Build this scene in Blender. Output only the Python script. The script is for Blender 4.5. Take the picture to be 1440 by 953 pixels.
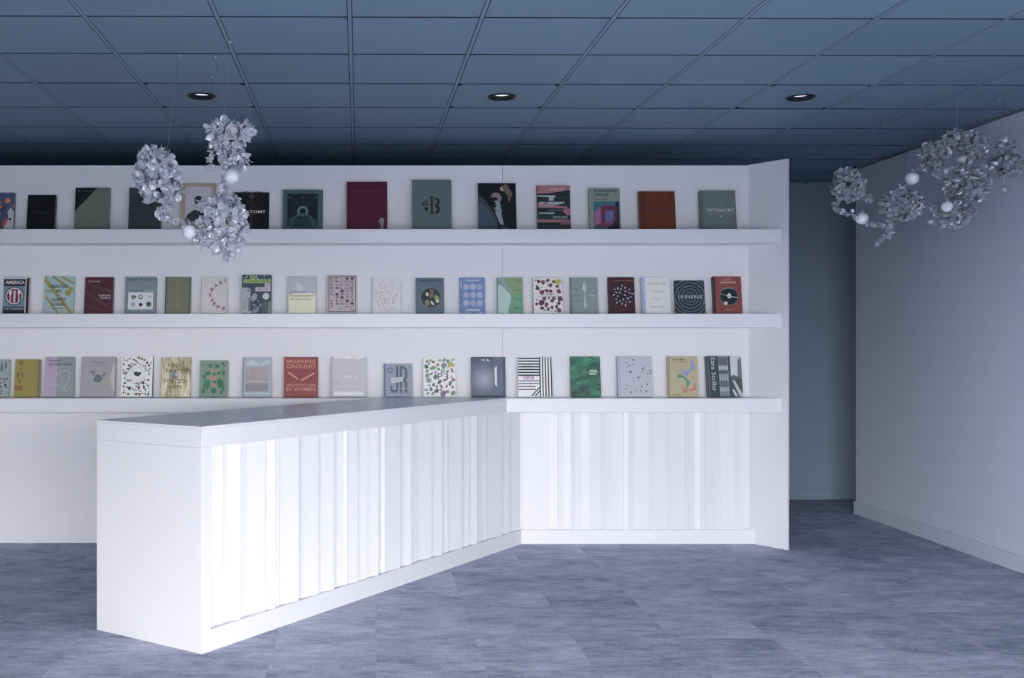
import bpy, bmesh, math, random
from mathutils import Vector, Matrix
R_ = math.radians
sc = bpy.context.scene
for o in list(bpy.data.objects): bpy.data.objects.remove(o)

# ---------------------------------------------------------------- camera, sky, windows' daylight, exposure
F, CX, HY, EYE = 1442.0, 519.0, 480.0, 1.5           # focal length and vanishing point in a 1440x953 frame; eye height
cam_d = bpy.data.cameras.new('camera'); cam = bpy.data.objects.new('camera', cam_d)
sc.collection.objects.link(cam)
cam.location = (0, 0, EYE); cam.rotation_euler = (R_(90), 0, 0)
cam_d.sensor_width = 36; cam_d.lens = F / 1440 * 36
cam_d.shift_x = (720 - CX) / 1440; cam_d.shift_y = (HY - 476.5) / 1440
cam_d.clip_start = .05
sc.camera = cam

world = bpy.data.worlds.new('overcast_sky'); sc.world = world; world.use_nodes = True
bg = world.node_tree.nodes['Background']
bg.inputs['Color'].default_value = (1.0, .972, .98, 1); bg.inputs['Strength'].default_value = 10.0

WIN_Y, WIN_X0, WIN_X1, WIN_Z0, WIN_Z1 = -.8, -2.9, 3.0, .1, 2.1      # the glazed front of the room, behind the camera
SW_X, SW_Y0, SW_Y1, SW_Z1 = 4.24, -.5, 1.3, 2.1                                      # unseen second window, added in the right wall to light counter and shelves
pl = bpy.data.lights.new('window_portal', 'AREA'); pl.shape = 'RECTANGLE'
pl.size = WIN_X1 - WIN_X0; pl.size_y = WIN_Z1 - WIN_Z0; pl.cycles.is_portal = True
po = bpy.data.objects.new('window_portal', pl); sc.collection.objects.link(po)
po.location = ((WIN_X0 + WIN_X1) / 2, WIN_Y - .03, (WIN_Z0 + WIN_Z1) / 2); po.rotation_euler = (R_(90), 0, 0)
pl2 = pl.copy(); pl2.size = SW_Y1 - SW_Y0; pl2.size_y = SW_Z1 - WIN_Z0
po2 = bpy.data.objects.new('window_portal', pl2); sc.collection.objects.link(po2)
po2.location = (SW_X + .03, (SW_Y0 + SW_Y1) / 2, (WIN_Z0 + SW_Z1) / 2); po2.rotation_euler = (R_(90), 0, R_(90))

vs = sc.view_settings
vs.view_transform = 'Standard'; vs.look = 'None'; vs.gamma = 1; vs.use_curve_mapping = False
vs.exposure = 0.85
sc.cycles.use_denoising = True
sc.cycles.max_bounces = 12; sc.cycles.diffuse_bounces = 6

# ---------------------------------------------------------------- helpers
COL = sc.collection
def wx(px, d): return (px - CX) * d / F
def wz(py, d): return EYE + (HY - py) * d / F
def s2l(c):
    c = c / 255
    return c / 12.92 if c <= .04045 else ((c + .055) / 1.055) ** 2.4
def rgb(h): h = h.lstrip('#'); return tuple(s2l(int(h[i:i + 2], 16)) for i in (0, 2, 4))

_mats = {}
def mat(name, col, rough=.6, spec=.5, noise=.04, nscale=30, metal=0, bump=0, bscale=200, emit=None):
    if name in _mats: return _mats[name]
    m = bpy.data.materials.new(name); m.use_nodes = True; nt = m.node_tree; n = nt.nodes; l = nt.links
    b = n['Principled BSDF']
    b.inputs['Roughness'].default_value = rough; b.inputs['Specular IOR Level'].default_value = spec
    b.inputs['Metallic'].default_value = metal
    tc = n.new('ShaderNodeTexCoord')
    tx = n.new('ShaderNodeTexNoise'); tx.inputs['Scale'].default_value = nscale; tx.inputs['Detail'].default_value = 3
    l.new(tc.outputs['Object'], tx.inputs['Vector'])
    mx = n.new('ShaderNodeMix'); mx.data_type = 'RGBA'
    mx.inputs[6].default_value = (*[max(0, c * (1 - noise)) for c in col], 1)
    mx.inputs[7].default_value = (*[min(1, c * (1 + noise)) for c in col], 1)
    l.new(tx.outputs['Fac'], mx.inputs[0]); l.new(mx.outputs[2], b.inputs['Base Color'])
    if bump:
        t2 = n.new('ShaderNodeTexNoise'); t2.inputs['Scale'].default_value = bscale; t2.inputs['Detail'].default_value = 4
        l.new(tc.outputs['Object'], t2.inputs['Vector'])
        bp = n.new('ShaderNodeBump'); bp.inputs['Strength'].default_value = bump; bp.inputs['Distance'].default_value = .01
        l.new(t2.outputs['Fac'], bp.inputs['Height']); l.new(bp.outputs['Normal'], b.inputs['Normal'])
    if emit:
        b.inputs['Emission Color'].default_value = (*emit[0], 1); b.inputs['Emission Strength'].default_value = emit[1]
    _mats[name] = m
    return m

def tag(o, label=None, cat=None, group=None, kind=None):
    if label: o['label'] = label
    if cat: o['category'] = cat
    if group: o['group'] = group
    if kind: o['kind'] = kind
    return o
def empty(name, loc=(0, 0, 0)):
    o = bpy.data.objects.new(name, None); o.empty_display_size = .1; o.location = loc; COL.objects.link(o); return o
def link(name, me, parent=None, loc=None):
    o = bpy.data.objects.new(name, me); COL.objects.link(o)
    if parent: o.parent = parent
    if loc: o.location = loc
    return o
def mesh(name, verts, faces, mats, idx=None, smooth=False):
    me = bpy.data.meshes.new(name); me.from_pydata([tuple(v) for v in verts], [], faces)
    for m in (mats if isinstance(mats, (list, tuple)) else [mats]): me.materials.append(m)
    if idx: me.polygons.foreach_set('material_index', idx)
    if smooth: me.polygons.foreach_set('use_smooth', [True] * len(me.polygons))
    me.update(); return me
def box_vf(x0, x1, y0, y1, z0, z1):
    v = [(x0, y0, z0), (x1, y0, z0), (x1, y1, z0), (x0, y1, z0), (x0, y0, z1), (x1, y0, z1), (x1, y1, z1), (x0, y1, z1)]
    return v, [(3, 2, 1, 0), (4, 5, 6, 7), (0, 1, 5, 4), (1, 2, 6, 5), (2, 3, 7, 6), (3, 0, 4, 7)]
def bevelled(me, w, seg=2):
    bm = bmesh.new(); bm.from_mesh(me)
    bmesh.ops.bevel(bm, geom=bm.edges[:], offset=w, segments=seg, affect='EDGES', profile=.5)
    bm.to_mesh(me); bm.free(); return me
def box(name, b, m, parent=None, bevel=0):
    me = mesh(name, *box_vf(*b), m)
    if bevel: bevelled(me, bevel)
    return link(name, me, parent)
def prism(name, pts, z0, z1, m, parent=None, bevel=0):
    """plan polygon (counter-clockwise seen from above) pulled up from z0 to z1"""
    a = sum(pts[i][0] * pts[(i + 1) % len(pts)][1] - pts[(i + 1) % len(pts)][0] * pts[i][1] for i in range(len(pts)))
    if a < 0: pts = pts[::-1]
    n = len(pts)
    v = [(p[0], p[1], z0) for p in pts] + [(p[0], p[1], z1) for p in pts]
    f = [tuple(range(n - 1, -1, -1)), tuple(range(n, 2 * n))] + [(i, (i + 1) % n, n + (i + 1) % n, n + i) for i in range(n)]
    me = mesh(name, v, f, m)
    if bevel: bevelled(me, bevel)
    return link(name, me, parent)
def struct(o): o['kind'] = 'structure'; return o

# ---------------------------------------------------------------- materials of the room
def paint(name, col, rough=.55): return mat(name, col, rough, .35, .012, 3, 0, .04, 120)
M_wall = paint('white_wall_paint', (.81, .815, .85))
M_room = paint('grey_white_wall_paint', (.70, .745, .85))
M_shelf = mat('white_lacquer', (.82, .825, .86), .38, .45, .01, 4)
M_counter = mat('counter_white_lacquer', (.73, .735, .76), .36, .45, .01, 4)
M_top = mat('counter_top_laminate', (.74, .75, .82), .30, .45, .02, 6)
M_back_shade = paint('back_wall_shade_tone', (.27, .36, .45))  # shade of the passage put into the far wall's colour
M_dark = paint('unseen_wall_light_absorber', (.10, .12, .16))  # unseen walls, made this dark to cut bounced light
M_base = mat('baseboard_paint', (.66, .705, .81), .45, .4, .01, 5)
M_plenum = mat('plenum_black', (.012, .016, .022), .9, .1)
M_runner = mat('ceiling_runner_metal', (.17, .25, .34), .5, .4)
M_frame = mat('window_frame_grey', (.35, .37, .4), .4, .5)
M_ground = mat('outdoor_paving', (.26, .265, .28), .9, .2, .15, 2)

def carpet_mat():
    m = bpy.data.materials.new('carpet_blue_grey'); m.use_nodes = True; nt = m.node_tree; n = nt.nodes; l = nt.links
    b = n['Principled BSDF']; b.inputs['Roughness'].default_value = .95; b.inputs['Specular IOR Level'].default_value = .12
    g = n.new('ShaderNodeNewGeometry'); oi = n.new('ShaderNodeObjectInfo')
    off = n.new('ShaderNodeVectorMath'); off.operation = 'MULTIPLY_ADD'
    comb = n.new('ShaderNodeCombineXYZ')
    for k in range(3): l.new(oi.outputs['Random'], comb.inputs[k])
    off.inputs[1].default_value = (17, 29, 0); l.new(comb.outputs[0], off.inputs[0]); l.new(g.outputs['Position'], off.inputs[2])
    def noise(scale, sxyz, detail=4, rough=.6):
        mp = n.new('ShaderNodeMapping'); mp.inputs['Scale'].default_value = sxyz
        l.new(off.outputs[0], mp.inputs['Vector'])
        t = n.new('ShaderNodeTexNoise'); t.inputs['Scale'].default_value = scale; t.inputs['Detail'].default_value = detail
        t.inputs['Roughness'].default_value = rough
        l.new(mp.outputs[0], t.inputs['Vector']); return t.outputs['Fac']
    cloud = noise(3.0, (1, 1.7, 1), 5, .62); streak = noise(9.0, (.8, 3.0, 1), 6, .7); warp = noise(26, (2.6, .8, 1), 3, .65); weave = noise(190, (1, 1.3, 1), 2, .7)
    def add(src, k, prev):
        a = n.new('ShaderNodeMath'); a.operation = 'MULTIPLY_ADD'; l.new(src, a.inputs[0]); a.inputs[1].default_value = k
        if prev is not None: l.new(prev, a.inputs[2])
        else: a.inputs[2].default_value = 0
        return a.outputs[0]
    acc = add(weave, .34, add(warp, .24, add(streak, .62, add(cloud, .62, None))))
    rnd = n.new('ShaderNodeMath'); rnd.operation = 'MULTIPLY_ADD'; l.new(oi.outputs['Random'], rnd.inputs[0]); rnd.inputs[1].default_value = .10; l.new(acc, rnd.inputs[2])
    sub = n.new('ShaderNodeMath'); sub.operation = 'SUBTRACT'; l.new(rnd.outputs[0], sub.inputs[0]); sub.inputs[1].default_value = .46; rnd = sub
    cr = n.new('ShaderNodeValToRGB'); l.new(rnd.outputs[0], cr.inputs[0])
    e = cr.color_ramp.elements; e[0].position = .32; e[0].color = (.235, .27, .365, 1); e[1].position = .7; e[1].color = (.64, .655, .77, 1)
    l.new(cr.outputs[0], b.inputs['Base Color'])
    bp = n.new('ShaderNodeBump'); bp.inputs['Strength'].default_value = .35; bp.inputs['Distance'].default_value = .004
    l.new(weave, bp.inputs['Height']); l.new(bp.outputs[0], b.inputs['Normal'])
    return m
M_carpet = carpet_mat()

def ceiling_mat():
    m = bpy.data.materials.new('ribbed_ceiling_tile'); m.use_nodes = True; nt = m.node_tree; n = nt.nodes; l = nt.links
    b = n['Principled BSDF']; b.inputs['Roughness'].default_value = .55; b.inputs['Specular IOR Level'].default_value = .3
    tc = n.new('ShaderNodeTexCoord'); oi = n.new('ShaderNodeObjectInfo')
    w = n.new('ShaderNodeTexWave'); w.wave_type = 'BANDS'; w.bands_direction = 'X'; w.inputs['Scale'].default_value = 26
    w.inputs['Distortion'].default_value = 0
    l.new(tc.outputs['Object'], w.inputs['Vector'])
    cr = n.new('ShaderNodeMix'); cr.data_type = 'RGBA'
    cr.inputs[6].default_value = (.155, .245, .335, 1); cr.inputs[7].default_value = (.185, .28, .37, 1)
    l.new(w.outputs['Fac'], cr.inputs[0])
    mul = n.new('ShaderNodeMix'); mul.data_type = 'RGBA'; mul.blend_type = 'MULTIPLY'; mul.inputs[0].default_value = 1
    mr = n.new('ShaderNodeMapRange'); mr.inputs[3].default_value = .94; mr.inputs[4].default_value = 1.04
    l.new(oi.outputs['Random'], mr.inputs[0]); l.new(cr.outputs[2], mul.inputs[6]); l.new(mr.outputs[0], mul.inputs[7])
    l.new(mul.outputs[2], b.inputs['Base Color'])
    bp = n.new('ShaderNodeBump'); bp.inputs['Strength'].default_value = .12; bp.inputs['Distance'].default_value = .003
    l.new(w.outputs['Fac'], bp.inputs['Height']); l.new(bp.outputs[0], b.inputs['Normal'])
    return m
M_ceil = ceiling_mat()

# ---------------------------------------------------------------- room shell
XL, XR, YB = -4.9, 4.24, 9.74                # left wall, right wall, far wall
YR_END = 8.93                                # where the right wall turns into the passage
CEIL = EYE + 1.495
DW, DSF = 7.64, 7.42                         # face of the display wall, front of its shelves

floor = struct(box('floor', (XL - .2, 5.5, WIN_Y - .2, YB + .2, -.2, -.001), M_carpet))
TS = .5
tile_me = mesh('carpet_tile', *box_vf(-TS / 2 + .0002, TS / 2 - .0002, -TS / 2 + .0002, TS / 2 - .0002, -.012, 0), M_carpet)
for i in range(-8, 11):
    for j in range(-4, 8):
        x, y = .035 + (i + .5) * TS, 5.68 + (j + .5) * TS
        # only where the room is: not beyond the walls
        if x > XR + .25 and y < YR_END - .2 or x > 5.2 or y > YB: continue
        if y < 7.6 and abs(x) > (y * .68 + .9): continue
        if y > DW + .2 and x < 2.6: continue
        link('carpet_tile', tile_me, floor, (x, y, 0))

wall_back = struct(box('wall_back', (XL - .2, 5.5, YB, YB + .15, -.15, CEIL + .2), M_back_shade))
wall_left = struct(box('wall_left', (XL - .2, XL, WIN_Y, YB, -.15, CEIL + .2), M_dark))
wall_right = struct(box('wall_right', (XR, XR + .16, SW_Y1, YR_END, -.15, CEIL + .2), M_room))
struct(box('wall_right_near', (XR, XR + .16, WIN_Y, SW_Y0, -.15, CEIL + .2), M_room))
struct(box('wall_right_top', (XR, XR + .16, SW_Y0, SW_Y1, SW_Z1, CEIL + .2), M_room))
struct(box('wall_right_sill', (XR, XR + .16, SW_Y0, SW_Y1, -.15, WIN_Z0), M_room))
wall_passage = struct(box('wall_passage', (5.35, 5.5, YR_END - .3, YB, -.15, CEIL + .2), M_room))
struct(box('wall_passage_side', (XR + .16, 5.35, YR_END - .3, YR_END - .15, -.15, CEIL + .2), M_room))
bb = struct(box('baseboard_right', (XR - .014, XR, WIN_Y + .1, YR_END + .014, 0, .10), M_base, None, .003))
box('cap_strip', (XR - .018, XR, WIN_Y + .1, YR_END + .016, .10, .108), M_base, bb)
struct(box('baseboard_right_return', (XR, XR + .16, YR_END, YR_END + .014, 0, .10), M_base))
struct(box('baseboard_back', (2.4, 5.35, YB - .014, YB, 0, .095), M_back_shade, None, .003))

# window front behind the camera
struct(box('wall_near_left', (XL, WIN_X0, WIN_Y - .2, WIN_Y, -.15, CEIL + .2), M_dark))
struct(box('wall_near_right', (WIN_X1, XR, WIN_Y - .2, WIN_Y, -.15, CEIL + .2), M_dark))
struct(box('wall_near_top', (WIN_X0, WIN_X1, WIN_Y - .2, WIN_Y, WIN_Z1, CEIL + .2), M_dark))
struct(box('wall_near_sill', (WIN_X0, WIN_X1, WIN_Y - .2, WIN_Y, -.15, WIN_Z0), M_dark))
win = struct(empty('window_1', (0, 0, 0)))
NM = 5
for k in range(NM + 1):
    x = WIN_X0 + (WIN_X1 - WIN_X0) * k / NM
    box('mullion', (x - .025, x + .025, WIN_Y - .16, WIN_Y - .1, WIN_Z0, WIN_Z1), M_frame, win)
for z in (WIN_Z0 + .02, WIN_Z1 - .02):
    box('window_rail', (WIN_X0, WIN_X1, WIN_Y - .16, WIN_Y - .1, z - .02, z + .02), M_frame, win)
added_win = struct(empty('added_window', (0, 0, 0)))
for k in range(4):
    y = SW_Y0 + (SW_Y1 - SW_Y0) * k / 3
    box('mullion', (XR + .08, XR + .14, y - .025, y + .025, WIN_Z0, SW_Z1), M_frame, added_win)
for z in (WIN_Z0 + .02, SW_Z1 - .02):
    box('window_rail', (XR + .08, XR + .14, SW_Y0, SW_Y1, z - .02, z + .02), M_frame, added_win)
struct(box('ground_outside', (-60, 60, -60, 60, -.4, -.25), M_ground))

# ceiling: dark void, grid runners, ribbed lay-in tiles
ceiling = struct(box('ceiling', (XL - .2, 5.5, WIN_Y - .2, YB + .2, CEIL + .05, CEIL + .2), M_plenum))
GP, TH = .6105, .0098
GO = Vector((-.0895, 4.728, 0))
def grid(u, v):
    c, s = math.cos(TH), math.sin(TH)
    return GO.x + u * c - v * s, GO.y + u * s + v * c
hx, hy = GP / 2 - .0125, GP / 2 - .0075
tme = mesh('ceiling_tile', *box_vf(-hx, hx, -hy, hy, 0, .02), [M_ceil, M_plenum], [0, 1, 1, 1, 1, 1])
RL = .083
def holed_tile():
    n = 48; v = []; f = []
    for k in range(n):
        a = 2 * math.pi * (k + .5) / n; c, s = math.cos(a), math.sin(a)
        q = min(hx / abs(c), hy / abs(s))
        v += [(RL * .93 * c, RL * .93 * s, 0), (q * c, q * s, 0), (q * c, q * s, .02), (RL * .93 * c, RL * .93 * s, .02)]
    for k in range(n):
        a, b = 4 * k, 4 * ((k + 1) % n)
        f += [(a + 1, a, b, b + 1), (a + 2, a + 1, b + 1, b + 2), (a, a + 3, b + 3, b)]
    return mesh('ceiling_tile', v, f, [M_ceil, M_plenum], [0, 1, 1] * n)
hole_me = holed_tile()
LIGHTS = [(-2, 2), (1, 2), (4, 2)]
nt_ = 0
for i in range(-8, 9):
    for j in range(-10, 9):
        x, y = grid((i + .5) * GP, (j + .5) * GP)
        if x < XL - .2 or (x > XR + .1 and y < YR_END) or x > 5.3 or y < WIN_Y or y > YB + .2: continue
        o = link('ceiling_tile', hole_me if (i, j) in LIGHTS else tme, ceiling, (x, y, CEIL))
        o.rotation_euler.z = TH; nt_ += 1
run_me = mesh('ceiling_runner', *box_vf(-.0088, .0088, -6.2, 5.2, -.001, .012), M_runner)
for i in range(-8, 10):
    x, y = grid(i * GP, 0)
    if x > 5.4: continue
    o = link('ceiling_runner', run_me, ceiling, (x, y, CEIL)); o.rotation_euler.z = TH
# wall angle where the ceiling meets the right wall
struct(box('trim_1', (XR - .022, XR, WIN_Y, YR_END, CEIL - .004, CEIL + .006), M_runner))

# recessed downlights
M_black = mat('downlight_black', (.006, .007, .009), .35, .4)
M_lens = mat('downlight_lens', (.8, .82, .9), .4, .5, emit=((.85, .88, 1.0), .55))
def lathe(prof, n=36):
    v = []; f = []
    for r, z in prof:
        for k in range(n):
            a = 2 * math.pi * k / n; v.append((r * math.cos(a), r * math.sin(a), z))
    for p in range(len(prof) - 1):
        for k in range(n):
            a, b = p * n + k, p * n + (k + 1) % n
            f.append((a, b, b + n, a + n))
    return v, f
def disc_vf(r, z, n=36):
    return [(r * math.cos(2 * math.pi * k / n), r * math.sin(2 * math.pi * k / n), z) for k in range(n)], [tuple(range(n - 1, -1, -1))]
ring_me = mesh('trim_ring', *lathe([(RL * .90, .01), (RL * .90, -.006), (RL * .97, -.008), (RL * 1.04, -.004), (RL * 1.05, .001)]), M_black, smooth=True)
bowl_me = mesh('reflector', *lathe([(RL * .90, .0), (RL * .84, .006), (RL * .72, .012), (RL * .58, .016)]), M_black, smooth=True)
v, f = disc_vf(RL * .60, .015); lens_me = mesh('lens', v, f, M_lens)
for (i, j), lab in zip(LIGHTS, ('round black recessed downlight in ceiling above the left hanging sculpture',
                                'round black recessed downlight in the ceiling above the middle of the shelves',
                                'round black recessed downlight in ceiling above the right end of the shelves')):
    x, y = grid((i + .5) * GP, (j + .5) * GP)
    t = tag(empty('ceiling_downlight', (x, y + .04, CEIL)), lab, 'downlight', 'recessed ceiling downlights')
    t.location.y = y
    link('trim_ring', ring_me, t); rf = link('reflector', bowl_me, t); link('lens', lens_me, rf)

# ---------------------------------------------------------------- display wall with flared end, plinth and fluted lower right
XE = wx(1053, DW)
PE = (wx(1107.5, 7.38), 7.38)                       # front edge of the flared end panel
HWALL = 2.811
part = struct(box('wall_display', (-3.95, XE + .012, DW + .018, DW + .11, 0, HWALL - .002), M_wall))
for a, b in ((-3.95, wx(706.6, DW) - .0008), (wx(706.6, DW) + .0008, XE + .002)):
    box('wall_panel', (a, b, DW, DW + .018, 0, HWALL), M_wall, part)
dx, dy = PE[0] - XE, PE[1] - DW; L_ = math.hypot(dx, dy); nx, ny = -dy / L_, dx / L_
T_ = .018
prism('end_panel', [(XE, DW), PE, (PE[0] + nx * T_, PE[1] + ny * T_), (XE + nx * T_ + .03, DW + .11), (XE, DW + .11)], 0, HWALL + .004, M_wall, part)
def flare(y): return XE + (DW - y) / (DW - PE[1]) * (PE[0] - XE)
Bx = wx(733, 7.60)
prism('plinth', [(Bx - .02, 7.60), (flare(7.60), 7.60), (XE, DW), (Bx - .02, DW)], 0, .103, M_shelf, part)
def slat(parent, o, e, n, s0, s1, p0, p1, z0, z1, m, back=-.03):
    def q(s, p): return (o[0] + e[0] * s + n[0] * p, o[1] + e[1] * s + n[1] * p)
    return prism('slat', [q(s0, back), q(s1, back), q(s1, p1), q(s0, p0)], z0, z1, m, parent)
WS = [(720, 735.5, .012, .012), (735.5, 771.5, .022, .019), (771.5, 784.6, .006, .012), (784.6, 792.7, .024, .020), (792.7, 802.7, .010, .016),
      (802.7, 807.3, .004, .020), (807.3, 818, .030, .024), (818, 828, .018, .022), (828, 844.4, .026, .016), (844.4, 851.7, .0, .030),
      (851.7, 860, .034, .028), (860, 876.5, .018, .012), (876.5, 883, .026, .032), (883, 892.5, .032, .018), (892.5, 911.5, .022, .016), (911.5, 918, .0, .028),
      (918, 936, .034, .018), (936, 942, .0, .030), (942, 962.5, .034, .016), (962.5, 968, .0, .030), (968, 977, .034, .020), (977, 985, .016, .024),
      (985, 991.7, .024, .012), (991.7, 999, .032, .022), (999, 1003, .008, .026), (1003, 1013.5, .030, .018), (1013.5, 1032.5, .020, .014),
      (1032.5, 1040, .0, .030), (1040, 1054, .032, .022)]
for a, b, p0, p1 in WS:
    s0, s1 = wx(a, 7.615), min(wx(b, 7.615), XE - .001)
    slat(part, (0, DW), (1, 0), (0, -1), s0, s1, p0, p1, .1035, .988, M_shelf, .0005)

# shelves
ZS = [2.313, 1.701, 1.088]; ST = .1
for z, nm, lab in zip(ZS, 'abc', ('thick white top wall shelf below the tallest books',
                                 'thick white middle wall shelf holding the cookbook row',
                                 'thick white lowest wall shelf meeting the angled counter top')):
    s = prism('display_shelf', [(-3.95, DSF), (flare(DSF) - .0006, DSF), (XE - .0006, DW - .0004), (-3.95, DW - .0004)], z - ST, z, M_shelf, None, .0022)
    tag(s, lab, 'shelf', 'long wall shelves')

# ---------------------------------------------------------------- angled counter
A = Vector((wx(283.5, 4.92), 4.92)); B = Vector((Bx, 7.60)); C = Vector((wx(136, 5.34), 5.34))
e = (B - A).normalized(); n = Vector((e.y, -e.x))
def on_front(y): return A + e * ((y - A.y) / e.y)
def on_rear(y): return C + e * ((y - C.y) / e.y)
ZT = 1.092
ctr = tag(empty('reception_counter', (A.x, A.y, 0)), 'angled white counter with fluted slatted front running up to the display wall', 'counter')
def cp(o): o.parent = ctr; o.matrix_parent_inverse = Matrix.Translation((-A.x, -A.y, 0)); return o
F1, G1 = on_front(DSF - .0025), on_rear(DSF - .0025)
fascia = cp(prism('fascia', [A, F1, G1, C], ZT - .103, ZT - .0125, M_counter, None, .0015))
i_ = .001
top = cp(prism('counter_top', [A + n * .002 - e * .002, F1 + n * .002, G1 - n * .002, C - n * .002 - e * .002], ZT - .012, ZT, M_top, None, .0015))
edge_b = (prism('top_edge_band', [A + n * .0032 - e * .0032, F1 + n * .0032, F1 + n * .0018, A + n * .0018 - e * .0018, C - n * .002 - e * .0018, C - n * .002 - e * .0032], ZT - .0115, ZT - .0008, M_counter)); edge_b.parent = top
din = (C - A).normalized()
cp(prism('end_panel', [A, A + e * .034, C + e * .034, C], 0, ZT - .1035, M_counter, None, .0012))
A2 = A + e * .0345; ETH = e * .0345
cp(prism('corner_post', [A2, A2 + e * .03, A2 + e * .03 - n * .055, A2 - n * .055], 0, ZT - .1035, M_counter))
cp(prism('plinth', [A2 + e * .0302, B - e * .0006, B - n * .07 - e * (.07 * -n.y / e.y + .0006), A2 + e * .0302 - n * .07], 0, .105, M_counter))
Bb, Cb = on_front(7.52), on_rear(7.52)
cp(prism('body', [A2 - n * .0705, Bb - n * .0705, Cb + n * .01, C + ETH + n * .01], 0, ZT - .1035, M_counter))
def s_at(px):        # where the sight line through px crosses the counter front
    k = (px - CX) / F
    return (k * A.y - A.x) / (e.x - k * e.y)
EDG = [300.5, 305.4, 313, 317.5, 324.5, 340.5, 349, 375, 388, 396, 421, 450.5, 471, 477.6, 485.4, 491.6, 505, 517, 522.4, 533.4, 540, 545, 564, 580, 585, 591.5, 609,
       623.4, 628.5, 633, 650.6, 661.6, 671.5, 680, 688, 706.4, 717.4, 732]
rs = random.Random(4)
for k in range(len(EDG) - 1):
    w_ = EDG[k + 1] - EDG[k]
    back_, fr = (.030 + rs.random() * .014 + (.014 if EDG[k] > 560 else 0), .004 + rs.random() * .008)
    if w_ < 9: back_, fr = .034 + rs.random() * .012, .018 + rs.random() * .012
    s0 = s_at(EDG[k]); s1 = min(s_at(EDG[k + 1]), (B - A).length - .005)
    p_ = slat(None, A, e, n, max(s0, .066), s1, -back_, -fr, .1055, ZT - .1035, M_counter, -.0700)
    cp(p_)

# ---------------------------------------------------------------- books
class Font:
    cache = {}
    @staticmethod
    def get(s, bold=0, shear=0):
        k = (s, bold, shear)
        if k not in Font.cache:
            c = bpy.data.curves.new('lettering', 'FONT'); c.body = s; c.resolution_u = 2; c.offset = bold; c.shear = shear
            o = bpy.data.objects.new('lettering', c); me = o.to_mesh()
            vs_ = [(v.co.x, v.co.y) for v in me.vertices]; fs = [tuple(p.vertices) for p in me.polygons]
            o.to_mesh_clear(); bpy.data.objects.remove(o); bpy.data.curves.remove(c)
            xs = [v[0] for v in vs_] or [0]; ys = [v[1] for v in vs_] or [0]
            x0, x1, y0, y1 = min(xs), max(xs), min(ys), max(ys)
            Font.cache[k] = ([((x - x0) / (x1 - x0 or 1) - .5, (y - y0) / (y1 - y0 or 1) - .5) for x, y in vs_], fs)
        return Font.cache[k]

REF = {'1l': rgb('8c98ae'), '1': rgb('aeb2c8'), '2': rgb('bebfd0'), '3': rgb('d2d2e0')}  # top shelf entries raised, so its covers carry shade in their colour
WALB = .78
def albedo(h, ref):
    c = rgb(h); a = [WALB * c[k] / REF[ref][k] for k in range(3)]; g = sum(a) / 3
    return tuple(min(.88, max(.004, .86 * q + .14 * g)) for q in a)
def print_mat(h, ref, rough=.5):
    a = albedo(h, ref); nm = 'print_%02x%02x%02x_%d' % (*[int(255 * c ** .4545) for c in a], int(rough * 10))
    return mat(nm, a, rough, .4, .03, 60)

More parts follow.
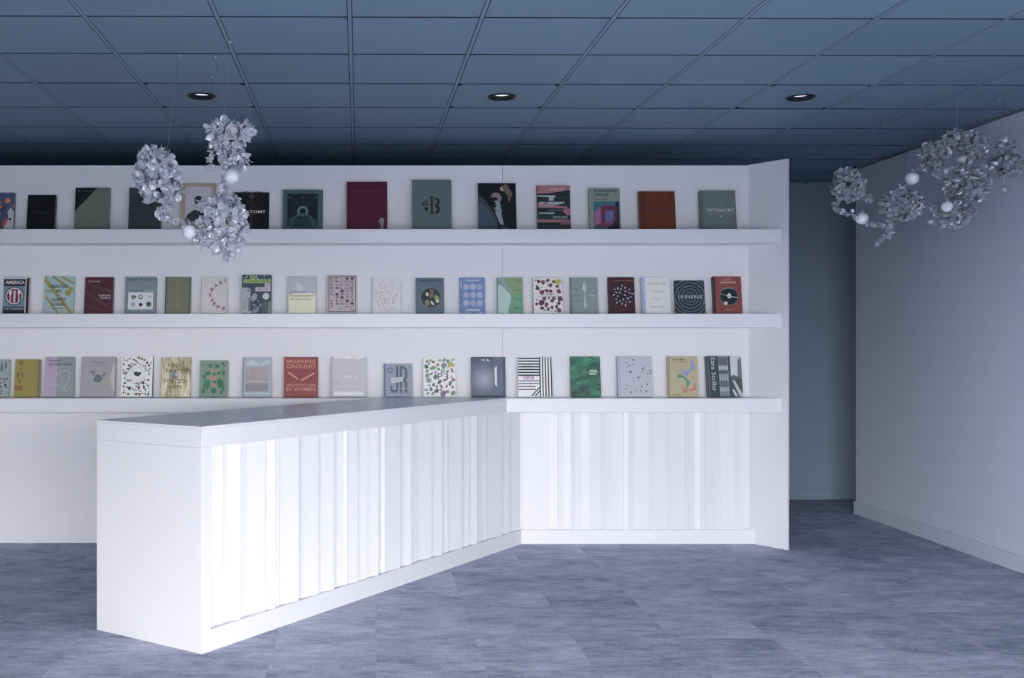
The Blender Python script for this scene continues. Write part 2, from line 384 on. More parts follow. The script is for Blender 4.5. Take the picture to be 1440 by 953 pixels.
class Art:
    """flat print on a front cover; u runs left to right, v bottom to top, both 0..1"""
    def __init__(s, w, h, y, ref): s.w, s.h, s.y, s.ref = w, h, y, ref; s.k = 0; s.v = []; s.f = []; s.i = []; s.m = []; s.tv = []; s.tf = []; s.ti = []; s.tm = []; s.words = []; s.hold = False
    def _lay(s):
        if not s.hold: s.k += 1
        return s.y - .0003 - .00005 * s.k
    def _add(s, pts, faces, c, text=False):
        y = s._lay(); m = c if not isinstance(c, str) else print_mat(c, s.ref)
        V, FF, I, MM = (s.tv, s.tf, s.ti, s.tm) if text else (s.v, s.f, s.i, s.m)
        if m not in MM: MM.append(m)
        b = len(V); V += [((u - .5) * s.w, y, v * s.h) for u, v in pts]
        for q in faces: FF.append(tuple(b + a for a in q)); I.append(MM.index(m))
    def P(s, pts, c): s._add(pts, [tuple(range(len(pts)))], c); return s
    def R(s, u0, v0, u1, v1, c): return s.P([(u0, v0), (u1, v0), (u1, v1), (u0, v1)], c)
    def D(s, u, v, r, c, ry=None, rot=0, n=18, jag=0, rnd=None):
        ry = ry or r; pts = []
        for k in range(n):
            a = 2 * math.pi * k / n; q = 1 + (rnd.uniform(-jag, jag) if jag else 0)
            x, y = r * q * math.cos(a), ry * q * math.sin(a)
            pts.append((u + x * math.cos(rot) - y * math.sin(rot), v + (x * math.sin(rot) + y * math.cos(rot)) * s.w / s.h))
        return s.P(pts, c)
    def O(s, u, v, r0, r1, c, n=28, a0=0, a1=360):
        p = []; f = []
        for k in range(n + 1):
            a = R_(a0 + (a1 - a0) * k / n)
            for r in (r0, r1): p.append((u + r * math.cos(a), v + r * math.sin(a) * s.w / s.h))
        for k in range(n): f.append((2 * k, 2 * k + 1, 2 * k + 3, 2 * k + 2))
        s._add(p, f, c); return s
    def L(s, u0, v0, u1, v1, t, c):
        dx, dy = (u1 - u0) * s.w, (v1 - v0) * s.h; q = math.hypot(dx, dy); px, py = -dy / q * t / 2, dx / q * t / 2
        return s.P([(u0 + px, v0 + py * s.w / s.h), (u0 - px, v0 - py * s.w / s.h), (u1 - px, v1 - py * s.w / s.h), (u1 + px, v1 + py * s.w / s.h)], c)
    def T(s, t, u, v, w, h, c, rot=0, bold=.012, shear=0):
        pts, fs = Font.get(t, bold, shear); W, H = w * s.w, h * s.h; q = []
        for x, y in pts:
            x, y = x * W, y * H
            q.append((u + (x * math.cos(rot) - y * math.sin(rot)) / s.w, v + (x * math.sin(rot) + y * math.cos(rot)) / s.h))
        if len(t) > 1:
            b = len(s.tv); s._add(q, fs, c, True); m = s.tm[s.ti[-1]]
            nf = len(fs); s.words.append((s.tv[b:], fs, m)); del s.tv[b:]; del s.tf[-nf:]; del s.ti[-nf:]
        else: s._add(q, fs, c, True)
        return s
    def G(s, u, v, w, h, n, c, seed=0):
        """a line of lettering too small to read: a run of letter-sized strokes"""
        r = random.Random(seed + n); x = u - w / 2; st = w / n; p = []; f = []
        for k in range(n):
            if r.random() < .1 and 0 < k < n - 1: continue
            hh = h * r.uniform(.7, 1); b = len(p); x0 = x + k * st
            p += [(x0 + st * .12, v - h / 2), (x0 + st * .82, v - h / 2), (x0 + st * .82, v - h / 2 + hh), (x0 + st * .12, v - h / 2 + hh)]
            f.append((b, b + 1, b + 2, b + 3))
        s._add(p, f, c, True); return s
    def scatter(s, n, cols, r0, r1, seed, u0=.06, v0=.05, u1=.94, v1=.95, skip=None, asp=(.5, 1), jag=.15, mind=.9):
        r = random.Random(seed); done = []; s.k += 1; s.hold = True; tries = 0
        while len(done) < n and tries < n * 60:
            tries += 1
            u, v, q = r.uniform(u0, u1), r.uniform(v0, v1), r.uniform(r0, r1)
            if skip and skip(u, v): continue
            if any(math.hypot(u - a, (v - b) * s.h / s.w) < mind * (q + c) for a, b, c in done): continue
            done.append((u, v, q)); s.D(u, v, q, r.choice(cols), q * r.uniform(*asp), r.uniform(0, 3.1), 9, jag, r)
        s.hold = False; return s

def ramp_mat(name, cols, ref, build, rough=.45, metal=0):
    """a printed picture: build(nodes, links, texcoord) returns a value socket that runs through the colours"""
    m = bpy.data.materials.new(name); m.use_nodes = True; nt = m.node_tree; nn = nt.nodes; l = nt.links; b = nn['Principled BSDF']
    b.inputs['Roughness'].default_value = rough; b.inputs['Metallic'].default_value = metal
    tc = nn.new('ShaderNodeTexCoord'); cr = nn.new('ShaderNodeValToRGB'); el = cr.color_ramp.elements
    while len(el) < len(cols): el.new(.5)
    for k, (p, h) in enumerate(cols): el[k].position = p; el[k].color = (*albedo(h, ref), 1)
    l.new(build(nn, l, tc.outputs['Object']), cr.inputs[0]); l.new(cr.outputs[0], b.inputs['Base Color']); return m
def f_noise(scale, sx=(1, 1, 1), detail=5, dist=0):
    def g(nn, l, tc):
        mp = nn.new('ShaderNodeMapping'); mp.inputs['Scale'].default_value = sx; l.new(tc, mp.inputs['Vector'])
        t = nn.new('ShaderNodeTexNoise'); t.inputs['Scale'].default_value = scale; t.inputs['Detail'].default_value = detail; t.inputs['Distortion'].default_value = dist
        l.new(mp.outputs[0], t.inputs['Vector']); return t.outputs['Fac']
    return g
def f_rings(scale, dist, cz):
    def g(nn, l, tc):
        mp = nn.new('ShaderNodeMapping'); mp.inputs['Location'].default_value = (0, 0, -cz); l.new(tc, mp.inputs['Vector'])
        t = nn.new('ShaderNodeTexWave'); t.wave_type = 'RINGS'; t.rings_direction = 'Y'; t.inputs['Scale'].default_value = scale
        t.inputs['Distortion'].default_value = dist; t.inputs['Detail'].default_value = 4; t.inputs['Detail Scale'].default_value = 2
        l.new(mp.outputs[0], t.inputs['Vector']); return t.outputs['Fac']
    return g
def f_sphere(cx, cz, s):
    def g(nn, l, tc):
        mp = nn.new('ShaderNodeMapping'); mp.inputs['Location'].default_value = (-cx * s, 0, -cz * s); mp.inputs['Scale'].default_value = (s, 0, s); l.new(tc, mp.inputs['Vector'])
        t = nn.new('ShaderNodeTexGradient'); t.gradient_type = 'SPHERICAL'; l.new(mp.outputs[0], t.inputs['Vector']); return t.outputs['Fac']
    return g

M_pages = mat('book_pages', (.62, .60, .56), .8, .2, .08, 400)
bk_r = random.Random(11)
def book(row, px0, px1, ytop, th, hexc, label, spine=None, ref=None, art=None, lean=None, cover=None, rough=.42):
    ref = ref or str(row); zs = ZS[row - 1]; ln = R_(lean if lean is not None else bk_r.uniform(7.5, 10))
    d = 7.57
    w = (px1 - px0) * d / F; ztop = wz(ytop, 7.615); h = (ztop - zs) / math.cos(ln)
    y = DW - .003 - h * math.sin(ln)
    t = tag(empty('book', (wx((px0 + px1) / 2, d), y, zs + .0006)), label, 'book', ('books on the top shelf', 'books on the middle shelf', 'books on the lowest shelf')[row - 1])
    t.rotation_euler.x = -ln
    cm = cover or print_mat(hexc, ref, rough); sm = print_mat(spine, ref, rough) if spine else cm
    bt = .003
    fc = box('front_cover', (-w / 2, w / 2, -th, -th + bt, 0, h), cm, t, .0008)
    box('back_cover', (-w / 2, w / 2, -bt, 0, 0, h), cm if not spine else sm, t, .0008)
    box('spine', (-w / 2, -w / 2 + bt, -th + bt, -bt, 0, h), sm, t)
    box('page_block', (-w / 2 + bt + .0005, w / 2 - .004, -th + bt + .0002, -bt - .0002, .004, h - .004), M_pages, t)
    if art:
        a = Art(w, h, -th, ref); art(a)
        if a.v: link('cover_art', mesh('cover_art', a.v, a.f, a.m, a.i), fc)
        for wv, wf, wm in a.words: link('title_line', mesh('title_line', wv, wf, wm), fc)
        if a.tv: link('small_lettering', mesh('small_lettering', a.tv, a.tf, a.tm, a.ti), fc)['kind'] = 'stuff'
    return t

# ---- top shelf
def a_(a):
    a.R(0, 0, 1, .3, '2b3a58').scatter(26, ['7a3a36', '8a4a3c', '30405c', '1c2c34', '9a5a3c'], .05, .13, 3, 0, .15, 1, .9, jag=.3, mind=.45)
    a.P([(.55, 0), (1, 0), (1, .5), (.86, .6), (.74, .5), (.8, .3)], '7c8698').D(.86, .3, .05, '1c2430')
book(1, -17, 18.3, 271.5, .025, '2c3c60', 'navy book with orange and green picture, cut off by the left edge of the photo', ref='1l', art=a_)
def a_(a):
    for k in range(11):
        for sg in (1, -1):
            th = R_(35 + k * 11); a.T('ABERLTNOCDS'[k], .5 - .33 * math.cos(th), .52 + sg * .24 * math.sin(th), .05, .045, '111a26', bold=0)
    a.G(.5, .5, .6, .07, 7, '121b27', 3); a.G(.5, .07, .3, .02, 9, '111a24')
book(1, 37, 76.8, 275, .03, '05080f', 'small black book with faint circular lettering on the top shelf', ref='1l', art=a_)
def a_(a):
    a.P([(0, .44), (0, 1), (.63, 1)], '060c16').G(.26, .93, .44, .05, 8, '2a333c')
book(1, 104.5, 153.2, 265, .028, '4a5353', 'khaki grey book with a black diagonal corner', ref='1l', art=a_)
book(1, 180.5, 226, 265, .03, '1a232d', 'plain charcoal textured book partly behind the left hanging sculpture', ref='1l',
     cover=ramp_mat('charcoal_cloth_print', [(.35, '141c26'), (.7, '28323c')], '1l', f_noise(60, (1, 1, 2.5), 6)),
     art=lambda a: a.G(.25, .93, .3, .03, 6, '2c3742').G(.22, .88, .24, .02, 5, '2c3742'))
def a_(a):
    a.R(.12, .07, .88, .93, '8289a2').P([(.12, .2), (.2, .34), (.36, .42), (.46, .46), (.62, .44), (.8, .34), (.88, .24), (.88, .07), (.12, .07)], '1c2633')
    a.P([(.44, .42), (.58, .42), (.58, .56), (.44, .56)], '4a4a55').D(.51, .63, .12, '1a212c', .13).D(.51, .58, .1, '3a3b46', .1).D(.51, .66, .125, '151c26', .1)
    a.R(.12, .07, .88, .2, '6b6c70')
book(1, 254, 302.5, 259, .03, '74726c', 'beige bordered book with a dark haired figure in a dark jacket', ref='1l', art=a_)
def a_(a):
    for k in range(6):
        v = .88 - k * .1; q = .36 - k * .02
        for sg in (1, -1):
            a.O(.5 + sg * .17, v, q * .42, q * .46, '2c313c', 14, 20, 160)
    a.R(.47, .06, .53, .92, '23272f'); a.D(.5, .9, .08, '3a3f48', .05)
    a.scatter(26, ['1c2028', '2a2422', '22262e', '33343a'], .02, .05, 8, jag=.3)
    a.T('ANATOMY', .5, .49, .84, .075, 'aeb3c4', bold=.02)
book(1, 329, 377.6, 271.5, .03, '05070c', 'black book with white capital title over a skeleton picture', ref='1', art=a_)
def a_(a):
    a.R(.11, .06, .88, .9, '0d1a26').R(.12, .06, .87, .3, '16303c')
    a.L(.2, .8, .4, .62, .02, '22333f').L(.8, .8, .6, .62, .02, '22333f').D(.5, .47, .15, '24424f')
    a.O(.5, .47, .085, .125, '5f7886').D(.5, .47, .085, '0c1823').O(.5, .1, .28, .33, '2f4c58', a0=10, a1=170)
    for q, u in zip('SUN', (.17, .5, .83)): a.T(q, u, .82, .055, .06, '4f6a78', bold=0)
    a.P([(.06, .02), (.3, .2), (.33, .21), (.12, .02)], '3d5560').P([(.92, .02), (.7, .17), (.75, .16), (.97, .02)], '3d5560')
book(1, 397.5, 453.6, 268, .035, '3a5261', 'teal grey book with a dark square and a glowing ring', ref='1', art=a_)
def a_(a):
    a.G(.5, .81, .74, .03, 21, '5c2c48', 4)
    a.P([(.83, .0), (.9, 0), (.91, .14), (.93, .23), (.88, .26), (.82, .24), (.79, .16), (.84, .13)], '6d7180').L(.1, .9, .14, .3, .012, '4a1a38')
book(1, 487.6, 544.4, 257, .035, '430a2a', 'tall maroon book with a small pale title line', ref='1', art=a_)
def a_(a):
    B = '101c26'
    a.P([(.46, .31), (.54, .31), (.54, .33), (.525, .35), (.525, .62), (.54, .64), (.54, .66), (.46, .66), (.46, .64), (.475, .62), (.475, .35), (.46, .33)], B)
    a.O(.585, .56, .055, .115, B, a0=-80, a1=85).O(.575, .41, .06, .13, B, a0=-85, a1=80).R(.565, .5, .58, .64, B)
    a.L(.27, .51, .47, .51, .022, B).D(.36, .415, .045, B).D(.34, .42, .03, B).O(.33, .54, .02, .045, B, a0=0, a1=180).D(.28, .51, .03, B).R(.365, .42, .38, .6, B)
book(1, 579.8, 634.8, 254.5, .04, '4a5c69', 'tallest grey book with a black ornate letter emblem', ref='1', art=a_)
def a_(a):
    a.P([(0, 0), (0, .75), (.12, .68), (.3, .5), (.45, .3), (.55, .15), (.75, .06), (.9, 0)], '2a3a4c').P([(0, .1), (0, .6), (.2, .5), (.36, .3), (.45, .1)], '33455a')
    a.P([(.33, .74), (.42, .8), (.55, .79), (.62, .7), (.6, .62), (.55, .58), (.42, .6)], '6f6a6e').P([(.44, .62), (.56, .6), (.6, .48), (.62, .36), (.44, .36), (.46, .5)], '6d7d94')
    a.P([(.44, .36), (.6, .36), (.64, .2), (.66, .12), (.6, .1), (.55, .16), (.5, .26)], '73819a').D(.66, .88, .085, '8a8794', .07).D(.72, .93, .07, '6f6258', .05)
    a.P([(.62, .94), (.75, .96), (.86, .85), (.91, .76), (.85, .68), (.84, .58), (.79, .62), (.78, .74), (.7, .8)], '5d5048').D(.43, .46, .03, '7d6a3c').D(.43, .66, .08, '0a0f18', .05)
    a.P([(.48, 0), (.5, .16), (.6, .12), (.64, .09), (.6, .02), (.6, 0)], '12171c')
book(1, 673, 726, 259, .035, '080d15', 'black book with a dancing figure in pale clothes', ref='1', art=a_)
def a_(a):
    P, K, Wt = '8a5c6c', '10202a', '8c98a6'
    a.R(0, .82, 1, 1, P).P([(0, .8), (.5, .84), (1, .9), (1, .62), (0, .62)], K).P([(0, .78), (.55, .78), (.55, .73), (0, .75)], Wt).R(.35, .66, .5, .76, Wt).R(.58, .68, .95, .76, '1d2c36')
    a.P([(0, .62), (0, .5), (.5, .5), (.9, .48), (.9, .53), (.4, .56)], P).P([(.2, .62), (.85, .63), (.6, .56), (.35, .58)], '7f93a0').R(0, .3, 1, .48, K).P([(.72, .45), (1, .5), (1, .34), (.9, .33)], P)
    a.R(.05, .36, .5, .4, '78909c').R(0, .25, .5, .33, '173440').R(0, .18, 1, .24, P).R(0, 0, 1, .18, '141f29').P([(.7, .12), (1, .14), (1, .24), (.7, .22)], '6c4c5c').R(.1, .06, .7, .1, '26343e').R(.3, .43, .8, .46, '3e4c56')
    a.T('ATLAS OF', .6, .915, .46, .055, 'b39aaa').T('MID-CENTURY', .45, .61, .78, .05, '9aa6b6').T('MODERN', .28, .55, .44, .05, 'a58e9e').T('HOUSES', .69, .29, .42, .05, '98a4b2')
book(1, 756.3, 802.5, 262, .035, '15232c', 'pink and black striped architecture book with white capitals', ref='1', art=a_)
def a_(a):
    a.R(.13, 0, .96, .68, '2f5a74').P([(.5, 0), (.96, 0), (.96, .68), (.85, .68), (.8, .3)], '10202c').P([(.13, .0), (.55, .0), (.5, .1), (.13, .1)], '2a4d62')
    a.P([(.17, .12), (.35, .16), (.36, .54), (.17, .45)], '86507e').P([(.36, .54), (.52, .6), (.88, .56), (.88, .2), (.78, .2), (.78, .48), (.5, .46), (.5, .2), (.38, .12)], '5c1f44').R(.5, .22, .76, .46, '4b5e90').P([(.17, .12), (.38, .16), (.76, .2), (.6, .08), (.4, .08)], '6a2448').P([(.5, .2), (.76, .24), (.76, .14), (.58, .1)], '6d3a68')
    a.T('IN SHADOWS', .52, .93, .74, .065, '1c2b33', shear=.25, bold=.02).T('I BOOGIE', .40, .84, .5, .065, '1c2b33', shear=.25, bold=.02).T('Harland Miller', .37, .74, .47, .045, '7a3c4c')
book(1, 829.3, 872.6, 266, .04, '6b7a7d', 'slim grey green book with a pink and blue open cube', ref='1', art=a_)
book(1, 899.5, 949.8, 271, .045, '58270f', 'rust brown book with a purple serif title', ref='1', lean=9, art=lambda a:
     a.R(.0, 0, .17, 1, '4c200d').T('INTERIORS', .55, .52, .74, .075, '3a1f4c', bold=0).G(.55, .43, .6, .015, 24, '45262f').D(.55, .62, .015, '3a1f4c').D(.55, .36, .025, '45262f'))
book(1, 985.2, 1035, 270, .045, '56666f', 'slate grey book with a white serif title', ref='1', lean=9, art=lambda a:
     a.R(0, 0, .08, 1, '4a5962').T('INTERIORS', .56, .50, .74, .075, 'a8b2bc', bold=0).G(.56, .41, .6, .015, 24, '7c8a92').D(.56, .6, .015, 'a8b2bc').D(.56, .34, .025, '96a2aa'))

# ---- middle shelf
def a_(a):
    a.R(.03, .0, .86, .93, '5f7c94').R(.03, .74, .86, .93, '2a1a30').T('AMERICA', .455, .84, .74, .09, 'b9b2c6', bold=.03).R(.03, 0, .86, .18, '241a30').R(.03, .08, .86, .17, '1c2c40').T('THE COOKBOOK', .45, .125, .76, .05, '94a8b8')
    a.D(.45, .47, .36, '18203a').D(.45, .47, .325, 'b9b4c6').D(.45, .47, .28, '642038').R(.42, .3, .49, .62, 'c2c0d0').D(.3, .56, .055, 'c2c0d0', .09).R(.28, .32, .325, .55, 'c2c0d0').D(.62, .57, .055, 'c2c0d0', .08).R(.6, .32, .64, .55, 'c2c0d0').D(.71, .36, .08, '5c7688')
    a.R(.86, 0, .885, 1, 'b4b6c8').R(.9, 0, 1, .95, '2a1626')
book(2, 3, 40, 390, .04, 'a9aabc', 'navy and red cookbook with a knife, fork and spoon plate emblem', art=a_)
def a_(a):
    g = '8c8350'
    for u0, v0, u1, v1, t in ((0, .92, .95, -.05, .12), (.25, 1, .98, .62, .08), (.0, .6, .45, .62, .05), (.55, 1, 1, .8, .06), (.05, .45, .5, .0, .08), (0, 1, .15, .7, .08)):
        a.L(max(0, u0), v0, u1, max(0, v1), t, g)
    a.D(.8, .56, .11, '8b814a')
    for t, v, w in (('PRINTED', .73, .58), ('IN', .6, .15), ('NORTH', .37, .46), ('KOREA', .25, .44)): a.T(t, .48, v, w, .085, '1e2c38', bold=.02)
    a.G(.48, .14, .4, .02, 14, '33444e').D(.46, .49, .02, '1e2c38')
book(2, 61.5, 102.8, 389.5, .025, '8ba7b4', 'pale blue book crossed by gold bands, black capitals', art=a_)
def a_(a):
    for v0, v1, t in ((.84, .58, .02), (.62, .12, .014), (.57, .08, .014), (.24, .02, .014), (.8, .62, .01)): a.L(.02, v0, .98, v1, t, '65443f')
    a.T('Snøhetta', .33, .88, .42, .055, 'a59aac').T('Collective', .7, .5, .44, .06, 'b3a6b8').T('Intuition', .74, .43, .36, .055, 'b3a6b8').G(.2, .02, .28, .02, 9, '7a6270')
book(2, 118, 158, 390.5, .03, '44222f', 'dark maroon book with thin gold lines and small white title', art=a_)
def a_(a):
    a.R(0, 0, .06, 1, '626f80').T('Simple & Classic', .5, .92, .82, .09, '2c3844', shear=.1).G(.36, .62, .52, .03, 16, '4a5664').R(.1, .11, .91, .57, 'bfc0d0').R(.62, .6, .91, .64, '8a94a4')
    for u, v, c, r in ((.27, .44, '5d7a5c', .07), (.5, .45, '34424e', .075), (.78, .46, 'a9acb8', .05), (.26, .25, '8d9ab2', .08), (.51, .24, '2a3038', .06), (.77, .25, '395a44', .085)): a.D(u, v, r, c)
    a.D(.5, .45, .045, 'bcc0d0').D(.33, .46, .03, '3d5a48').D(.23, .47, .03, '36464a').D(.82, .46, .02, '5a6470').D(.79, .27, .04, '24402e')
book(2, 175.5, 218.8, 390, .035, '6f7c8c', 'slate cookbook with a white panel of six round dishes', art=a_)
book(2, 232, 267.3, 390.5, .035, '6b6c5e', 'olive green cloth book with a vertical title', art=lambda a:
     ([a.T(q, .5, .78 - k * .145, .09, .07, '8a8b80', bold=0) for k, q in enumerate('JAPAN')], a.R(0, 0, .05, 1, '2c3b48'), a.R(.95, 0, 1, 1, '4c5c62')))
def a_(a):
    pos = [(.88, .13, -1.5), (.67, .17, -1.2), (.52, .25, -.75), (.43, .36, -.35), (.37, .5, 0), (.43, .64, .3), (.56, .76, .55), (.74, .84, .35), (.92, .87, .1)]
    for q, (u, v, r) in zip('BREAKFAST', pos): a.T(q, u, v, .13, .1, '764a4c', rot=r, bold=.03)
    a.G(.14, .93, .12, .015, 6, '8a8a96').G(.14, .75, .1, .012, 5, '8a8a96')
book(2, 283, 318.6, 390, .03, 'b9b7c2', 'off white book with brown letters set in an arc', art=a_)
def a_(a):
    L1 = '9a9db0'
    a.P([(0, .04), (.3, .06), (.3, .62), (.22, .66), (0, .66)], L1).P([(.04, .08), (.18, .08), (.24, .36), (.2, .4), (.04, .3)], '8d8ea2').P([(.3, .4), (.42, .52), (.52, .5), (.52, .38), (.4, .3), (.32, .34)], '8c8ea2').P([(.36, .04), (.44, .16), (.56, .2), (.62, .08), (.5, 0), (.36, 0)], '78809a')
    a.R(.0, 0, .34, .05, 'a7a8ba').P([(.14, .61), (.26, .6), (.28, .57), (.2, .58)], '2c3a48').R(.24, .06, .28, .4, '33424f').D(.83, .44, .115, 'b4b4c6').P([(.7, .0), (.72, .32), (.98, .34), (.98, .0)], '43565f').P([(.9, 0), (.94, .28), (1, .3), (1, 0)], '6f7b8c')
    a.scatter(26, ['5c6c7a', '8890a2', '30404c', '1f2e38'], .02, .05, 5, .32, .05, .72, .42, jag=.3)
    a.scatter(10, ['7a8696', 'a0a4b4'], .02, .05, 6, .05, .88, .95, .99, jag=.3)
    a.R(.05, .78, .98, .88, '95a866').R(.27, .88, .46, .98, '8aa05c').R(.78, .68, .98, .77, 'b6b2c6').R(.47, .57, .98, .67, 'b9b5c8')
    a.T('LE', .365, .935, .13, .06, '3e5040').T('CORBUSIER', .51, .83, .86, .06, '3e5040').T('LE', .87, .725, .14, .055, '3f4858').T('GRAND', .72, .62, .44, .06, '3f4858')
book(2, 340, 381, 388, .045, '35485a', 'black and white photo book with lime green and white title strips', art=a_)
def a_(a):
    a.P([(.03, 0), (.97, 0), (.97, .52), (.8, .55), (.3, .55), (.03, .52)], 'd0caba').D(.4, .7, .12, 'b4b6ca', .2, .4).T('Postmodern', .36, .585, .56, .06, '5b6290').T('Postmodern', .5, .48, .84, .06, '59585c', bold=0).T('Architecture', .45, .39, .74, .06, '59585c', bold=0).G(.16, .91, .16, .015, 7, '6c7286')
book(2, 404.8, 444.8, 390, .035, 'a5a7bc', 'grey book with a cream lower half and serif title', art=a_)
def a_(a):
    K = '3a2a38'
    a.R(.06, .04, .98, .98, '4c3444').R(.085, .06, .955, .965, 'aca2b2')
    for k, t in enumerate(('KOREAN ART', 'FROM 1953', 'COLLISION', 'INNOVATION', 'INTERACTION')):
        u = .17 + k * .172
        if k: a.R(u - .09, .06, u - .084, .965, '6a5060')
        for q, c in enumerate(t):
            if c != ' ': a.T(c, u, .915 - q * .083 * (10 / max(10, len(t) - 1) if k != 4 else 1) * (1 if k != 4 else .98), .1, .062, K, bold=.02)
    a.R(.43, .08, .53, .2, '8e9aa6')
book(2, 459.6, 501.2, 388, .035, 'a39eac', 'mauve grey book filled with columns of stacked dark letters', art=a_)
def a_(a):
    r = random.Random(5); a.k += 1; a.hold = True
    for k in range(210):
        th = r.uniform(0, 6.28); q = r.uniform(.1, .52); u, v = .5 + q * math.cos(th) * .86, .5 + q * math.sin(th) * .86
        if not (.08 < u < .92 and .06 < v < .94): continue
        dl = r.uniform(.02, .04); a.L(u, v, u + dl * math.cos(th), v + dl * .8 * math.sin(th), .014, r.choice(['7d5a7e', '8a6c8c', '9c86a2', '6f4c70']))
    a.hold = False
book(2, 524, 563.8, 391, .02, 'c0bfd0', 'white book with a radiating burst of tiny purple dashes', art=a_)
def a_(a):
    a.G(.5, .93, .8, .06, 13, '2c3d50', 2).G(.5, .86, .36, .02, 10, '3a4c5e').G(.52, .81, .22, .02, 6, '34485a')
    a.D(.53, .44, .385, '66686c').D(.53, .44, .355, '26353e').D(.42, .58, .09, '1d2830', .1).D(.4, .54, .05, 'b7b6b6', .07, .3).P([(.5, .68), (.63, .68), (.6, .44), (.5, .44)], '79563f').D(.74, .42, .09, '7e8a58', .13, .5).D(.76, .34, .05, 'c0bdb4', .06).D(.4, .3, .08, '6d7750', .12).D(.58, .29, .04, 'b0b0b8', .1, .6).D(.62, .4, .06, '1a262c').D(.3, .44, .07, '1c2a30')
    a.G(.8, .08, .2, .02, 7, '3a4a5a')
book(2, 585, 624.6, 392, .035, '4d6075', 'blue grey cookbook with a dark round plate of food', art=a_)
def a_(a):
    for j in range(3):
        for i in range(3): a.D(.24 + i * .275, .74 - j * .225, .13, ('8f95b8', '8a9cc8', '8a8eb0')[(i + j * 2) % 3]).O(.24 + i * .275, .74 - j * .225, .05, .07, '9aa4cc', 16)
    a.T('THE JEWISH', .52, .915, .58, .055, 'c6c4d2', bold=.03).T('COOKBOOK', .5, .1, .6, .055, 'cfcbcc', bold=.03).R(.02, .7, .06, .9, 'a6b0d4').G(.24, .025, .32, .02, 12, 'b6bad0').G(.82, .025, .24, .02, 8, 'b6bad0')
book(2, 647.5, 682.3, 391, .03, '5b76b2', 'bright blue cookbook with nine pale circles in a grid', art=a_)
def a_(a):
    a.P([(.3, 1), (1, 1), (1, .55), (.5, .46), (.55, .62), (.4, .75)], '76906c').P([(.5, .5), (1, .56), (1, 0), (.45, 0), (.4, .2), (.5, .3)], '5c947c')
    a.P([(.02, 0), (.42, 0), (.4, .12), (.5, .3), (.53, .46), (.48, .56), (.3, .74), (.12, .84), (.02, .75)], '9fb8bc').P([(.02, .85), (.3, .78), (.5, .6), (.52, .64), (.32, .84), (.3, 1), (.02, 1)], '7d94a2').L(.12, .82, .5, .56, .03, '42586c').L(.02, .9, .12, .8, .04, '5c7086')
    for t, v in (('The', .91), ('Irish', .65), ('Cook', .4), ('Book', .145)): a.T(t, .8, v, .3, .07, '3a5a50', bold=0)
book(2, 700, 736, 391, .035, '6f9484', 'green cookbook with a pale blue coastline on its left half', art=a_)
def a_(a):
    sk = lambda u, v: (.44 < v < .58 and .1 < u < .92) or (u > .72 and v > .78)
    a.scatter(24, ['5a2c40', '6a3a4c', '4c2a3c'], .055, .095, 4, .1, .06, .9, .94, skip=sk, asp=(.8, 1), jag=.25)
    a.scatter(26, ['40584a', '38463c', '4d4a50'], .02, .045, 9, .08, .05, .92, .95, skip=sk, asp=(.4, .7), jag=.3)
    a.k += 1; a.hold = True
    for k in range(22):
        a.R(.02 + k * .044, .985, .04 + k * .044, 1, '5a4a5c'); a.R(.0, .02 + k * .044, .02, .04 + k * .044, '5a4a5c'); a.R(.98, .02 + k * .044, 1, .04 + k * .044, '5a4a5c')
    a.hold = False
    a.D(.845, .87, .105, 'a3a356').T("BIG MAMMA'S", .5, .535, .46, .045, '33363e').T('CUCINA POPOLARE', .5, .475, .72, .04, '4a4650')
book(2, 750, 792.6, 391, .035, 'c6c3d0', 'white cookbook patterned with purple vegetables and a yellow sticker', art=a_)
def a_(a):
    S = 'aab2c2'
    a.R(0, 0, .05, 1, '5e6c7a').P([(.51, .87), (.55, .82), (.58, .72), (.575, .66), (.53, .6), (.535, .45), (.56, .22), (.55, .16), (.49, .16), (.48, .22), (.505, .45), (.505, .6), (.45, .66), (.44, .72), (.47, .82)], S).L(.53, .82, .53, .64, .012, '8d96a8')
    for t, v, w in (('THE', .66, .14), ('SILVER', .5, .23), ('SPOON', .345, .23)): a.T(t, .13 + w / 2, v, w, .036, '3c4a54', bold=.02)
    a.T('CLASSIC', .77, .5, .26, .036, 'a9b4be', bold=.03)
book(2, 803, 841.4, 391, .035, '74848c', 'grey green cookbook with an upright silver spoon', art=a_)
def a_(a):
    a.D(.54, .5, .38, '1e1526', jag=.12, rnd=random.Random(2), n=24)
    r = random.Random(7)
    cs = ['b09a9a', '8a92c0', '9aa8d4', 'c0a690', '8d80a6', 'a9b2d6']
    for k in range(24):
        th = k * 2.4; q = .07 + .29 * math.sqrt(k / 24); a.D(.54 + q * math.cos(th) * 1.1, .5 + q * math.sin(th) * .8, .024, cs[k % 6], .055, r.uniform(-.6, .6) + th + 1.57, 8)
    a.G(.57, .9, .8, .03, 22, '8a5c4c').G(.52, .1, .28, .012, 14, '6c3a40').G(.2, .02, .3, .015, 10, '5c3440')
book(2, 856.5, 893, 391, .04, '3a1420', 'very dark red book with a burst of blue and peach petals', art=a_)
def a_(a):
    a.R(0, 0, .1, 1, '8b9bcb')
    for t, v, w in (('SIGNATURE', .83, .64), ('DISHES', .61, .44), ('THAT', .4, .3), ('MATTER', .175, .46)): a.T(t, .54, v, w, .055, '8b8f9e', bold=0)
    r = random.Random(3); a.k += 1; a.hold = True
    for k in range(14): a.R(.1, k / 14, .1 + r.uniform(.0, .05), (k + 1) / 14, '9aa8d2')
    a.hold = False; a.G(.26, .03, .3, .012, 12, 'a4a8b8')
book(2, 903, 942.8, 391.5, .04, 'c8c8d6', 'white book with four centred grey title words and blue spine strip', art=a_)
